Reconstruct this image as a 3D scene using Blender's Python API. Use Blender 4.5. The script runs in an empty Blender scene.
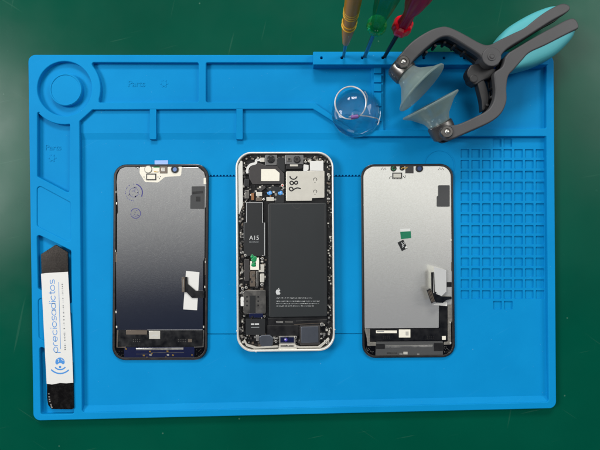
import bpy, bmesh, math, random
from mathutils import Vector, Matrix
random.seed(7)
S = bpy.context.scene
COL = S.collection
# ------------------------------------------------------------------ units
# everything is worked out in millimetres on the desk (x right, y up the desk, z towards the lens) and linked in metres
H, F = 339.0, 451.0
def W(px, py, z):
    k = (H - z) / F
    return Vector(((px - 300) * k, (225 - py) * k, z))
OFF = {}

# ------------------------------------------------------------------ materials
def lin(c):
    def f(v):
        v /= 255.0
        return v / 12.92 if v <= .04045 else ((v + .055) / 1.055) ** 2.4
    return (f(c[0]), f(c[1]), f(c[2]), 1)

def M(name, c, rough=.5, metal=0.0, var=0.0, vscale=200, bump=0.0, bscale=900, spec=.5, coat=0.0, rvar=0.0):
    m = bpy.data.materials.new(name); m.use_nodes = True
    nt = m.node_tree; b = nt.nodes['Principled BSDF']
    b.inputs['Base Color'].default_value = lin(c)
    b.inputs['Roughness'].default_value = rough
    b.inputs['Metallic'].default_value = metal
    b.inputs['Specular IOR Level'].default_value = spec
    b.inputs['Coat Weight'].default_value = coat
    tc = nt.nodes.new('ShaderNodeTexCoord')
    n = nt.nodes.new('ShaderNodeTexNoise'); n.inputs['Scale'].default_value = vscale
    n.inputs['Detail'].default_value = 5
    nt.links.new(tc.outputs['Object'], n.inputs['Vector'])
    if var:
        mx = nt.nodes.new('ShaderNodeMix'); mx.data_type = 'RGBA'
        a = lin(c)
        mx.inputs[6].default_value = tuple(min(1, v * (1 - var)) for v in a[:3]) + (1,)
        mx.inputs[7].default_value = tuple(min(1, v * (1 + var)) for v in a[:3]) + (1,)
        nt.links.new(n.outputs['Fac'], mx.inputs[0])
        nt.links.new(mx.outputs[2], b.inputs['Base Color'])
    if rvar:
        mr = nt.nodes.new('ShaderNodeMapRange')
        mr.inputs['From Min'].default_value = .3; mr.inputs['From Max'].default_value = .7
        mr.inputs['To Min'].default_value = max(0.02, rough - rvar); mr.inputs['To Max'].default_value = min(1, rough + rvar)
        nt.links.new(n.outputs['Fac'], mr.inputs['Value']); nt.links.new(mr.outputs[0], b.inputs['Roughness'])
    if bump:
        n2 = nt.nodes.new('ShaderNodeTexNoise'); n2.inputs['Scale'].default_value = bscale; n2.inputs['Detail'].default_value = 3
        nt.links.new(tc.outputs['Object'], n2.inputs['Vector'])
        bp = nt.nodes.new('ShaderNodeBump'); bp.inputs['Strength'].default_value = bump; bp.inputs['Distance'].default_value = .0003
        nt.links.new(n2.outputs['Fac'], bp.inputs['Height']); nt.links.new(bp.outputs[0], b.inputs['Normal'])
    return m

def desk_material():
    m = bpy.data.materials.new('green_vinyl'); m.use_nodes = True
    nt = m.node_tree; b = nt.nodes['Principled BSDF']; L = nt.links.new
    tc = nt.nodes.new('ShaderNodeTexCoord')
    n1 = nt.nodes.new('ShaderNodeTexNoise'); n1.inputs['Scale'].default_value = 9; n1.inputs['Detail'].default_value = 6
    L(tc.outputs['Object'], n1.inputs['Vector'])
    r = nt.nodes.new('ShaderNodeValToRGB')
    r.color_ramp.elements[0].position = .3; r.color_ramp.elements[0].color = lin((0, 66, 50))
    r.color_ramp.elements[1].position = .75; r.color_ramp.elements[1].color = lin((2, 77, 59))
    L(n1.outputs['Fac'], r.inputs[0])
    # long thin scratches in a few directions
    last = r.outputs[0]
    for k, (ang, sc, th) in enumerate(((12, 17, .71), (78, 13, .715), (-33, 15, .73))):
        mp = nt.nodes.new('ShaderNodeMapping'); mp.inputs['Rotation'].default_value = (0, 0, math.radians(ang))
        mp.vector_type = 'TEXTURE'; mp.inputs['Scale'].default_value = (1, 1 / 22, 1); mp.inputs['Location'].default_value = (k * 3.1, k * 1.7, 0)
        L(tc.outputs['Object'], mp.inputs['Vector'])
        n = nt.nodes.new('ShaderNodeTexNoise'); n.inputs['Scale'].default_value = sc; n.inputs['Detail'].default_value = 1.5
        L(mp.outputs[0], n.inputs['Vector'])
        t = nt.nodes.new('ShaderNodeMapRange'); t.inputs['From Min'].default_value = th; t.inputs['From Max'].default_value = th + .04
        t.inputs['To Max'].default_value = .09
        L(n.outputs['Fac'], t.inputs['Value'])
        mx = nt.nodes.new('ShaderNodeMix'); mx.data_type = 'RGBA'
        L(t.outputs[0], mx.inputs[0]); L(last, mx.inputs[6]); mx.inputs[7].default_value = lin((88, 132, 112))
        last = mx.outputs[2]
    # fine specks of dust
    v = nt.nodes.new('ShaderNodeTexVoronoi'); v.inputs['Scale'].default_value = 45; L(tc.outputs['Object'], v.inputs['Vector'])
    t = nt.nodes.new('ShaderNodeMapRange'); t.inputs['From Min'].default_value = .035; t.inputs['From Max'].default_value = .02
    t.inputs['To Max'].default_value = .4
    L(v.outputs['Distance'], t.inputs['Value'])
    mx = nt.nodes.new('ShaderNodeMix'); mx.data_type = 'RGBA'
    L(t.outputs[0], mx.inputs[0]); L(last, mx.inputs[6]); mx.inputs[7].default_value = lin((90, 130, 110))
    L(mx.outputs[2], b.inputs['Base Color'])
    n3 = nt.nodes.new('ShaderNodeTexNoise'); n3.inputs['Scale'].default_value = 30; n3.inputs['Detail'].default_value = 8
    L(tc.outputs['Object'], n3.inputs['Vector'])
    mr = nt.nodes.new('ShaderNodeMapRange'); mr.inputs['From Min'].default_value = .3; mr.inputs['From Max'].default_value = .7
    mr.inputs['To Min'].default_value = .17; mr.inputs['To Max'].default_value = .29
    L(n3.outputs['Fac'], mr.inputs['Value']); L(mr.outputs[0], b.inputs['Roughness'])
    b.inputs['Specular IOR Level'].default_value = .12
    return m

def plate_material(name, c, rough, metal, speck):
    m = M(name, c, rough, metal, var=.17, vscale=1300, bump=.03, bscale=1400)
    nt = m.node_tree; b = nt.nodes['Principled BSDF']; L = nt.links.new
    src = b.inputs['Base Color'].links[0].from_socket
    tc = nt.nodes.new('ShaderNodeTexCoord')
    n = nt.nodes.new('ShaderNodeTexNoise'); n.inputs['Scale'].default_value = 1250; n.inputs['Detail'].default_value = 2
    L(tc.outputs['Object'], n.inputs['Vector'])
    t = nt.nodes.new('ShaderNodeMapRange'); t.inputs['From Min'].default_value = .56; t.inputs['From Max'].default_value = .72
    t.inputs['To Max'].default_value = speck
    L(n.outputs['Fac'], t.inputs['Value'])
    mx = nt.nodes.new('ShaderNodeMix'); mx.data_type = 'RGBA'
    L(t.outputs[0], mx.inputs[0]); L(src, mx.inputs[6]); mx.inputs[7].default_value = lin((235, 235, 225))
    last = mx.outputs[2]
    for ang, sc, th in ((.6, 60, .70), (-.9, 48, .71), (1.4, 55, .72)):
        mp = nt.nodes.new('ShaderNodeMapping'); mp.inputs['Rotation'].default_value = (0, 0, ang); mp.vector_type = 'TEXTURE'; mp.inputs['Scale'].default_value = (1, 1 / 14, 1)
        L(tc.outputs['Object'], mp.inputs['Vector'])
        n = nt.nodes.new('ShaderNodeTexNoise'); n.inputs['Scale'].default_value = sc; n.inputs['Detail'].default_value = 2; L(mp.outputs[0], n.inputs['Vector'])
        t = nt.nodes.new('ShaderNodeMapRange'); t.inputs['From Min'].default_value = th; t.inputs['From Max'].default_value = th + .05; t.inputs['To Max'].default_value = speck
        L(n.outputs['Fac'], t.inputs['Value'])
        m2 = nt.nodes.new('ShaderNodeMix'); m2.data_type = 'RGBA'; m2.inputs[7].default_value = lin((238, 238, 232))
        L(t.outputs[0], m2.inputs[0]); L(last, m2.inputs[6]); last = m2.outputs[2]
    L(last, b.inputs['Base Color'])
    return m

def clear_material(name, tint, gloss=.10, dif=0.0, rough=.05, difc=(200, 215, 215)):
    m = bpy.data.materials.new(name); m.use_nodes = True
    nt = m.node_tree; nt.nodes.clear(); L = nt.links.new
    out = nt.nodes.new('ShaderNodeOutputMaterial')
    tr = nt.nodes.new('ShaderNodeBsdfTransparent'); tr.inputs[0].default_value = lin(tint)
    gl = nt.nodes.new('ShaderNodeBsdfGlossy'); gl.inputs['Roughness'].default_value = rough
    lw = nt.nodes.new('ShaderNodeLayerWeight'); lw.inputs[0].default_value = .35
    mr = nt.nodes.new('ShaderNodeMapRange'); mr.inputs['To Min'].default_value = gloss * .4; mr.inputs['To Max'].default_value = min(1, gloss * 5)
    L(lw.outputs['Fresnel'], mr.inputs['Value'])
    mix = nt.nodes.new('ShaderNodeMixShader'); L(mr.outputs[0], mix.inputs[0]); L(tr.outputs[0], mix.inputs[1]); L(gl.outputs[0], mix.inputs[2])
    last = mix.outputs[0]
    if dif:
        d = nt.nodes.new('ShaderNodeBsdfDiffuse'); d.inputs[0].default_value = lin(difc)
        tl = nt.nodes.new('ShaderNodeBsdfTranslucent'); tl.inputs[0].default_value = lin(difc)
        ms = nt.nodes.new('ShaderNodeMixShader'); ms.inputs[0].default_value = .5
        L(d.outputs[0], ms.inputs[1]); L(tl.outputs[0], ms.inputs[2])
        m2 = nt.nodes.new('ShaderNodeMixShader'); m2.inputs[0].default_value = dif
        L(last, m2.inputs[1]); L(ms.outputs[0], m2.inputs[2]); last = m2.outputs[0]
    L(last, out.inputs[0])
    return m

def glass_material(name):
    m = M(name, (244, 248, 250), .04)
    b = m.node_tree.nodes['Principled BSDF']; b.inputs['Transmission Weight'].default_value = 1; b.inputs['IOR'].default_value = 1.36
    return m

def silicone_material(name, c):
    # moulded silicone: faint cloudy tone, lint and dust specks lying on it
    m = M(name, c, .58, 0, bump=.12, bscale=2500, spec=.06)
    nt = m.node_tree; b = nt.nodes['Principled BSDF']; L = nt.links.new
    tc = nt.nodes.new('ShaderNodeTexCoord'); a = lin(c)
    n = nt.nodes.new('ShaderNodeTexNoise'); n.inputs['Scale'].default_value = 14; n.inputs['Detail'].default_value = 7; n.inputs['Roughness'].default_value = .6
    L(tc.outputs['Object'], n.inputs['Vector'])
    mx = nt.nodes.new('ShaderNodeMix'); mx.data_type = 'RGBA'
    mx.inputs[6].default_value = (a[0], a[1] * .82, a[2] * .86, 1); mx.inputs[7].default_value = (.004, a[1] * 1.2, a[2] * 1.13, 1)
    L(n.outputs['Fac'], mx.inputs[0]); last = mx.outputs[2]
    for sc, lo, st in ((170, .05, .28), (75, .03, .4)):
        v = nt.nodes.new('ShaderNodeTexVoronoi'); v.inputs['Scale'].default_value = sc; L(tc.outputs['Object'], v.inputs['Vector'])
        t = nt.nodes.new('ShaderNodeMapRange'); t.inputs['From Min'].default_value = lo; t.inputs['From Max'].default_value = lo * .4; t.inputs['To Max'].default_value = st
        L(v.outputs['Distance'], t.inputs['Value'])
        m2 = nt.nodes.new('ShaderNodeMix'); m2.data_type = 'RGBA'; m2.inputs[7].default_value = lin((120, 175, 205))
        L(t.outputs[0], m2.inputs[0]); L(last, m2.inputs[6]); last = m2.outputs[2]
    # hair-fine scuffs
    mp = nt.nodes.new('ShaderNodeMapping'); mp.inputs['Rotation'].default_value = (0, 0, .5); mp.vector_type = 'TEXTURE'; mp.inputs['Scale'].default_value = (1, 1 / 30, 1)
    L(tc.outputs['Object'], mp.inputs['Vector'])
    n2 = nt.nodes.new('ShaderNodeTexNoise'); n2.inputs['Scale'].default_value = 26; n2.inputs['Detail'].default_value = 2; L(mp.outputs[0], n2.inputs['Vector'])
    t = nt.nodes.new('ShaderNodeMapRange'); t.inputs['From Min'].default_value = .7; t.inputs['From Max'].default_value = .78; t.inputs['To Max'].default_value = .16
    L(n2.outputs['Fac'], t.inputs['Value'])
    m3 = nt.nodes.new('ShaderNodeMix'); m3.data_type = 'RGBA'; m3.inputs[7].default_value = lin((70, 165, 215))
    L(t.outputs[0], m3.inputs[0]); L(last, m3.inputs[6]); L(m3.outputs[2], b.inputs['Base Color'])
    return m

X = dict(
    desk=desk_material(),
    blue=silicone_material('blue_silicone', (0, 129, 190)),
    black=M('black_plastic', (18, 18, 20), .4, 0, var=.2, rvar=.1),
    gloss_black=M('black_glass', (8, 8, 10), .16, 0),
    bezel=M('bezel_rubber', (27, 25, 25), .42, 0, var=.2, rvar=.1),
    tape=M('black_tape', (10, 11, 14), .35, 0, var=.25, rvar=.12),
    navy=M('navy_board', (14, 22, 58), .32, .2, var=.25, vscale=400),
    plate_dark=plate_material('grey_shield_metal', (180, 180, 181), .13, .985, .22),
    plate_light=plate_material('pale_shield_metal', (244, 242, 234), .22, .76, .42),
    cream=M('cream_adhesive', (222, 218, 204), .6, 0, var=.08, vscale=900),
    white=M('white_paper', (208, 208, 205), .65, 0, var=.03, vscale=500),
    foam=M('grey_foam', (62, 63, 64), .8, 0, var=.15, vscale=1500),
    silver=M('silver_metal', (190, 188, 182), .32, .85, var=.1, rvar=.1),
    pale_metal=M('pale_metal', (205, 202, 192), .42, .45, var=.08, vscale=300, bump=.05),
    steel=M('dull_steel', (120, 118, 114), .35, .9, var=.15, rvar=.1),
    gold=M('gold_contact', (205, 165, 80), .3, .85),
    copper=M('copper_flex', (150, 105, 70), .45, .5),
    brown=M('brown_bracket', (112, 102, 92), .4, .6, var=.2),
    green=M('green_label', (0, 112, 78), .5, 0, var=.08),
    greenpot=M('green_potting', (20, 130, 75), .3, 0, var=.4, vscale=900),
    ink=M('violet_ink', (44, 40, 120), .6, 0, var=.3, vscale=2500),
    ink_pale=M('faded_violet_ink', (92, 92, 132), .6, 0, var=.2, vscale=2500),
    marker=M('black_marker', (15, 14, 16), .5),
    lens_blue=M('blue_lens', (110, 135, 185), .12, .3),
    lens_navy=M('dark_blue_lens', (45, 65, 110), .12, .3),
    film=M('lavender_film', (150, 180, 235), .2, 0),
    alu=M('white_aluminium', (214, 214, 208), .36, .35, var=.03, rvar=.06),
    alu_in=M('raw_aluminium', (150, 146, 138), .42, .7, var=.2, vscale=700, rvar=.1),
    battery=M('battery_wrap', (30, 34, 36), .48, 0, var=.08, vscale=120, bump=.05, bscale=500),
    chip=M('chip_cover', (26, 28, 30), .45, 0, var=.1),
    shield=M('grey_bracket', (70, 68, 68), .4, .5, var=.12, vscale=500),
    module=M('camera_housing', (112, 112, 112), .4, .6, var=.1),
    print=M('grey_print', (190, 192, 192), .6),
    print_dim=M('dim_grey_print', (120, 124, 126), .6),
    blob=M('blue_sealant', (70, 145, 212), .4, 0, var=.35, vscale=900),
    red=M('red_dot', (190, 40, 40), .4),
    violet=M('violet_dot', (70, 60, 160), .3),
    speaker=M('speaker_metal', (96, 101, 110), .35, .7, var=.15, vscale=250),
    dirty=M('scuffed_steel', (66, 62, 59), .2, .92, var=.1, vscale=1400, bump=.06, bscale=1600, rvar=.03),
    charred=M('blackened_steel', (34, 32, 31), .24, .7, var=.1, vscale=400, bump=.1, bscale=1200, rvar=.15),
    logo=M('blue_print', (62, 132, 200), .6),
    grey_arm=M('grey_nylon', (62, 62, 64), .52, 0, var=.16, vscale=90, bump=.15, bscale=2200),
    dark_arm=M('dark_nylon', (26, 26, 28), .5, 0, var=.2),
    aqua=M('aqua_rubber', (70, 160, 168), .6, 0, var=.04, bump=.1, bscale=2500),
    socket=M('gunmetal', (104, 102, 100), .3, .8, var=.1, rvar=.08),
    cup=clear_material('silicone_cup', (206, 220, 220), .14, .38, .14, (196, 214, 210)),
    clear=glass_material('clear_vinyl'),
    glint_pale=clear_material('pale_glint_vinyl', (235, 240, 240), .08, .4, .1, (235, 240, 240)),  # whitened vinyl that colours in the glints on the clear cup
    hook=M('violet_hook', (120, 84, 150), .35),
    ring=M('steel_ring', (232, 232, 232), .3, .55),
    bronze=M('bronze', (200, 128, 8), .36, .25, var=.03, vscale=300, spec=.2),
    brass=M('brass', (240, 190, 70), .3, .45),
    blade=M('screwdriver_steel', (120, 128, 135), .28, .9),
    black_blade=M('blackened_blade', (18, 17, 18), .45, 0, spec=.2),
    acrylic=clear_material('green_acrylic', (165, 222, 208), .03, .06, .12, (0, 130, 108)),
    acrylic_ring=clear_material('bright_green_acrylic', (150, 236, 196), .14, .26, .08, (20, 215, 125)),
    red_acrylic=M('red_acrylic', (205, 4, 30), .2, 0, spec=.25),
    wine=M('dark_red_plastic', (160, 6, 44), .28, 0, var=.15, spec=.12),
)

# ------------------------------------------------------------------ mesh builder
class MB:
    def __init__(s): s.bm = bmesh.new(); s.mats = []
    def mi(s, m):
        m = X[m]
        if m not in s.mats: s.mats.append(m)
        return s.mats.index(m)
    def absorb(s, t, m):
        k = s.mi(m)
        for f in t.faces: f.material_index = k
        me = bpy.data.meshes.new('t'); t.to_mesh(me); t.free()
        s.bm.from_mesh(me); bpy.data.meshes.remove(me)
    def solid(s, top, bot, m, bev=0, seg=2):
        t = bmesh.new(); n = len(top)
        a = [t.verts.new(v) for v in top]; b = [t.verts.new(v) for v in bot]
        f = t.faces.new(a); t.faces.new(b[::-1])
        for i in range(n):
            j = (i + 1) % n; t.faces.new((a[j], a[i], b[i], b[j]))
        bmesh.ops.recalc_face_normals(t, faces=t.faces)
        if bev: bmesh.ops.bevel(t, geom=[e for e in f.edges], offset=bev, segments=seg, profile=.5, affect='EDGES', clamp_overlap=True)
        s.absorb(t, m); return s
    def prism(s, pts, z0, z1, m, bev=0, r=0, seg=2):
        if r: pts = rpoly(pts, r)
        top = [W(x, y, z1) for x, y in pts]
        return s.solid(top, [Vector((v.x, v.y, z0)) for v in top], m, bev, seg)
    def tilted(s, pts, zf, d0, d1, m, bev=0, r=0, seg=2):
        if r: pts = rpoly(pts, r)
        ref = [W(x, y, zf(x, y)) for x, y in pts]
        return s.solid([v + Vector((0, 0, d1)) for v in ref], [v + Vector((0, 0, d0)) for v in ref], m, bev, seg)
    def box(s, x0, y0, x1, y1, z0, z1, m, bev=0, r=0, a=0):
        cx, cy = (x0 + x1) / 2, (y0 + y1) / 2; c, n = math.cos(math.radians(a)), math.sin(math.radians(a))
        P = [(cx + (x - cx) * c - (y - cy) * n, cy + (x - cx) * n + (y - cy) * c) for x, y in ((x0, y0), (x1, y0), (x1, y1), (x0, y1))]
        return s.prism(P, z0, z1, m, bev, r)
    def cyl(s, x, y, r, z0, z1, m, bev=0, n=24):
        return s.prism([(x + r * math.cos(6.28318 * i / n), y + r * math.sin(6.28318 * i / n)) for i in range(n)], z0, z1, m, bev)
    def plate(s, outer, holes, z0, z1, m, bev=0):
        cu = bpy.data.curves.new('t', 'CURVE'); cu.dimensions = '2D'; cu.fill_mode = 'BOTH'
        for P in [outer] + list(holes):
            sp = cu.splines.new('POLY'); sp.points.add(len(P) - 1); sp.use_cyclic_u = True
            for i, (x, y) in enumerate(P):
                v = W(x, y, z1); sp.points[i].co = (v.x, v.y, 0, 1)
        cu.extrude = (z1 - z0) / 2 - bev; cu.bevel_depth = bev; cu.bevel_resolution = 2; cu.offset = -bev
        o = bpy.data.objects.new('t', cu); COL.objects.link(o)
        me = bpy.data.meshes.new_from_object(o.evaluated_get(bpy.context.evaluated_depsgraph_get()))
        bpy.data.objects.remove(o); bpy.data.curves.remove(cu)
        t = bmesh.new(); t.from_mesh(me); bpy.data.meshes.remove(me)
        bmesh.ops.remove_doubles(t, verts=t.verts, dist=1e-4)
        bmesh.ops.translate(t, verts=t.verts, vec=(0, 0, (z0 + z1) / 2))
        s.absorb(t, m); return s
    def ribbon(s, pts, w, z, m, h=.03, closed=False, base=None):
        # a printed or inked line of width w (px) lying at height z
        P = [Vector(p) for p in pts]; n = len(P); Lf, Rt = [], []
        for i in range(n):
            a = P[(i - 1) % n] if (closed or i > 0) else P[i]; b = P[(i + 1) % n] if (closed or i < n - 1) else P[i]
            d = (b - a)
            if d.length < 1e-6: d = Vector((1, 0))
            d.normalize(); q = Vector((-d.y, d.x)) * w / 2
            Lf.append(P[i] + q); Rt.append(P[i] - q)
        t = bmesh.new()
        a = [t.verts.new(W(v.x, v.y, z + h)) for v in Lf]; b = [t.verts.new(W(v.x, v.y, z + h)) for v in Rt]
        for i in range(n if closed else n - 1):
            j = (i + 1) % n; t.faces.new((a[i], a[j], b[j], b[i]))
        for f in t.faces:
            f.normal_update()
            if f.normal.z < 0: f.normal_flip()
        s.absorb(t, m); return s
    def lathe(s, prof, o, ax, m, n=32, cap=True):
        # prof: list of (distance along the axis, radius) in mm
        ax = ax.normalized(); u = ax.orthogonal().normalized(); w = ax.cross(u); t = bmesh.new(); R = []
        for d, r in prof:
            c = o + ax * d
            R.append([t.verts.new(c + (u * math.cos(6.28318 * i / n) + w * math.sin(6.28318 * i / n)) * max(r, 1e-3)) for i in range(n)])
        for a, b in zip(R, R[1:]):
            for i in range(n): t.faces.new((a[i], a[(i + 1) % n], b[(i + 1) % n], b[i]))
        if cap: t.faces.new(R[0][::-1]); t.faces.new(R[-1])
        bmesh.ops.recalc_face_normals(t, faces=t.faces)
        s.absorb(t, m); return s
    def tube(s, P, r, m, n=10, closed=False):
        t = bmesh.new(); R = []; N = len(P)
        for i in range(N):
            a = P[(i - 1) % N] if (closed or i > 0) else P[i]; b = P[(i + 1) % N] if (closed or i < N - 1) else P[i]
            d = (b - a).normalized(); u = d.cross(Vector((.013, .02, 1))).normalized(); w = d.cross(u)
            rr = r[i] if isinstance(r, (list, tuple)) else r
            R.append([t.verts.new(P[i] + (u * math.cos(6.28318 * k / n) + w * math.sin(6.28318 * k / n)) * rr) for k in range(n)])
        for i in range(N if closed else N - 1):
            a, b = R[i], R[(i + 1) % N]
            for k in range(n): t.faces.new((a[k], a[(k + 1) % n], b[(k + 1) % n], b[k]))
        if not closed: t.faces.new(R[0][::-1]); t.faces.new(R[-1])
        bmesh.ops.recalc_face_normals(t, faces=t.faces)
        s.absorb(t, m); return s
    def text(s, txt, x, y, size, z, m, rot=0, h=.03, wide=1.0):
        # size in px of capital height; x, y the left end of the baseline
        cu = bpy.data.curves.new('t', 'FONT'); cu.body = txt; cu.size = 1; cu.resolution_u = 3
        o = bpy.data.objects.new('t', cu); COL.objects.link(o)
        me = bpy.data.meshes.new_from_object(o.evaluated_get(bpy.context.evaluated_depsgraph_get()))
        bpy.data.objects.remove(o); bpy.data.curves.remove(cu)
        t = bmesh.new(); t.from_mesh(me); bpy.data.meshes.remove(me)
        k = size / .69; c, n = math.cos(math.radians(rot)), math.sin(math.radians(rot))
        for v in t.verts:
            a, b = v.co.x * k * wide, v.co.y * k
            v.co = W(x + a * c - b * n, y - (a * n + b * c), z + h)
        s.absorb(t, m); return s
    def build(s, name, parent=None, origin=None, smooth=35):
        bm = s.bm; off = OFF[parent] if parent else (origin or Vector((0, 0, 0)))
        bm.normal_update()
        for v in bm.verts: v.co = (v.co - off) * .001
        lim = math.radians(smooth)
        for f in bm.faces: f.smooth = len(f.verts) < 5 and abs(f.normal.z) < .9995
        for e in bm.edges:
            if len(e.link_faces) != 2 or e.calc_face_angle(9) > lim: e.smooth = False
        me = bpy.data.meshes.new(name); bm.to_mesh(me); bm.free()
        for m in s.mats: me.materials.append(m)
        o = bpy.data.objects.new(name, me); COL.objects.link(o); OFF[o] = off
        if parent: o.parent = parent
        else: o.location = off * .001
        return o

def tag(o, label, cat, group=None):
    o['label'] = label; o['category'] = cat
    if group: o['group'] = group
    return o
def thing(name, base, label, cat, group=None):
    o = bpy.data.objects.new(name, None); COL.objects.link(o); o.location = base * .001; OFF[o] = base.copy()
    o.empty_display_size = .01
    return tag(o, label, cat, group)

def rpoly(P, r, n=6):
    out = []; N = len(P)
    for i in range(N):
        p = Vector(P[i]); a = Vector(P[i - 1]) - p; b = Vector(P[(i + 1) % N]) - p
        rr = r[i] if isinstance(r, (list, tuple)) else r
        la, lb = a.length, b.length
        if rr <= 0 or la < 1e-6 or lb < 1e-6: out.append((p.x, p.y)); continue
        a /= la; b /= lb; ang = a.angle(b)
        if ang > 3.05: out.append((p.x, p.y)); continue
        d = min(rr / math.tan(ang / 2), la * .49, lb * .49); rr2 = d * math.tan(ang / 2)
        c = p + (a + b).normalized() * (rr2 / math.sin(ang / 2))
        s0 = p + a * d - c; s1 = p + b * d - c
        t0 = math.atan2(s0.y, s0.x); t1 = math.atan2(s1.y, s1.x); dt = (t1 - t0 + math.pi) % (2 * math.pi) - math.pi
        for k in range(n + 1):
            t = t0 + dt * k / n; out.append((c.x + rr2 * math.cos(t), c.y + rr2 * math.sin(t)))
    return out
def arc(cx, cy, r, a0, a1, n=16, ry=None):
    ry = ry or r
    return [(cx + r * math.cos(math.radians(a0 + (a1 - a0) * i / n)), cy + ry * math.sin(math.radians(a0 + (a1 - a0) * i / n))) for i in range(n + 1)]
def circ(cx, cy, r, n=48): return arc(cx, cy, r, 0, 360, n)[:-1]
def spline(P, k=6):
    out = []; N = len(P)
    for i in range(N - 1):
        p0, p1, p2, p3 = [Vector(P[max(0, min(N - 1, j))]) for j in (i - 1, i, i + 1, i + 2)]
        for q in range(k):
            t = q / k
            v = .5 * ((2 * p1) + (p2 - p0) * t + (2 * p0 - 5 * p1 + 4 * p2 - p3) * t * t + (3 * p1 - p0 - 3 * p2 + p3) * t ** 3)
            out.append(tuple(v))
    out.append(tuple(P[-1])); return out
def inset(P, d):
    N = len(P); A = sum(P[i - 1][0] * P[i][1] - P[i][0] * P[i - 1][1] for i in range(N)); sg = 1 if A > 0 else -1; out = []
    for i in range(N):
        e = (Vector(P[(i + 1) % N]) - Vector(P[i - 1]))
        if e.length < 1e-6: out.append(P[i]); continue
        e.normalize(); out.append((P[i][0] - e.y * d * sg, P[i][1] + e.x * d * sg))
    return out

# ------------------------------------------------------------------ the desk
mb = MB(); t = bmesh.new()
for v in ((-700, -550), (700, -550), (700, 550), (-700, 550)): t.verts.new((v[0], v[1], 0))
t.faces.new(t.verts[:]); mb.absorb(t, 'desk')
o = mb.build('desk'); o['kind'] = 'structure'

# ------------------------------------------------------------------ the silicone mat
ZF, ZR = 2.5, 6.0        # floor and rim heights
mat = thing('repair_mat', W(295, 238, 0), 'large bright blue silicone work mat with moulded trays lying on the green desk', 'work mat')
outer = rpoly([(28, 54.7), (553.8, 55), (556.4, 408.4), (33.2, 420.8)], 7)
C0 = (64.5, 88.5)
def on(a, r=36): return (C0[0] + r * math.cos(math.radians(a)), C0[1] + r * math.sin(math.radians(a)))
h_ring = circ(C0[0], C0[1], 27.3, 56)
h_tray = rpoly([(91, 62.3), (198.5, 62.5), (198.5, 102), (98.6, 102.3)], [2, 1.5, 2, 2])
h_tray = rpoly([(91.5, 62.3), (198.5, 62.5), (198.5, 102), (99, 102.3)], [2, 1.5, 2, 1])
h_tray += [on(a) for a in (17, 10, 3, -4, -11, -18, -25, -32, -39)]
h_a2 = rpoly([(206, 62.5), (372.5, 62.5), (372.5, 130.5), (355, 130.5), (314, 102.4), (206, 102.2)], [1.5, 1, 1.5, 1, 2, 2])
h_a3 = rpoly([(382.5, 62.5), (546.3, 62.5), (546.5, 128.3), (382.5, 130)], 1.5)
h_top = rpoly([(206, 62.5), (546.3, 62.5), (546.5, 128.3), (390, 130), (355, 130.5), (314, 102.4), (206, 102.2)], [1.5, 1, 1.5, 0, 1, 2, 2])
main = rpoly([(79.4, 121.3), (92.4, 109.6), (313, 108.9), (357, 136.3), (546.5, 136.3), (549, 402), (82, 412.5)], [1, 1, 1, 2, 1, 3, 3])
p1 = rpoly([(37.3, 111.5), (37.3, 176.5), (69.3, 193.3), (69.8, 124.3)], [1.5, 1.5, 2, 1]) + [on(a) for a in (88, 96, 104, 112, 120, 128, 136)]
p3 = rpoly([(36.8, 234), (71, 250.5), (71.6, 305), (38, 288.5)], 2.2)
p5 = rpoly([(39.3, 346), (73, 362), (73.8, 414), (40.8, 414.6)], 2.2)
p2 = rpoly([(37, 184.5), (70.5, 202.5), (70.8, 243), (37, 226)], 3)
p4 = rpoly([(38, 296.5), (71.6, 313.5), (72, 353.5), (38.8, 338)], 3)
mb = MB(); mb.plate(outer, [h_ring, h_tray, h_top, main, p1, p2, p3, p4, p5], 0, ZR, 'blue', .55)
# shallow pockets have a raised floor; strip shelf with its sloped front
mb.prism(inset(p2, -.6), .4, 5.35, 'blue'); mb.prism(inset(p4, -.6), .4, 5.35, 'blue')
rim = mb.build('rim', mat)
mb = MB()
cells = []
for c in range(8):
    for r in range(14):
        cells.append((460.8 + c * 10.72, 149.2 + r * 10.85))
for c in (3, 4):
    cells += [(460.8 + c * 10.72, 138.6), (460.8 + c * 10.72 + .4, 149.2 + 14 * 10.85)]
holes = [rpoly([(x, y), (x + 8.5, y), (x + 8.5, y + 8.5), (x, y + 8.5)], .5, 2) for x, y in cells]
comb = [(150, 176.9)]                                     # moulded ruler line with little teeth
x = 150
while x < 418:
    comb += [(x, 176.1), (x + .9, 174.9), (x + 1.9, 174.9), (x + 2.4, 176.1)]; x += 3.3
comb += [(418, 176.9)]
grooves = [comb, [(150, 333.8), (418, 333.4), (418, 334.1), (150, 334.5)]]
mb.plate(inset(outer, 1.2), holes + grooves, 1.1, ZF, 'blue', .12)
mb.build('work_surface', mat)
mb = MB(); mb.plate(circ(439.5, 165.5, 15.6), [circ(439.5, 165.5, 14.6)], ZF - .3, ZF + .28, 'blue', .1); mb.build('raised_circle', mat)
mb = MB(); mb.prism([(457, 134), (546, 134), (546, 313), (457, 313)], .95, 1.4, 'blue'); mb.build('grid_floor', mat)
mb = MB(); mb.prism(inset(outer, 1.5), .2, .9, 'blue'); mb.build('backing_sheet', mat)
# disc standing in the round tray
mb = MB(); mb.prism(circ(65.6, 89.6, 16.4, 48), 1.2, 5.9, 'blue', .5); mb.plate(circ(65.4, 89.4, 15.8, 48), [circ(65.4, 89.4, 14.6, 48)], 5.8, 6.25, 'blue', .15)
mb.build('round_post', mat)
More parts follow.
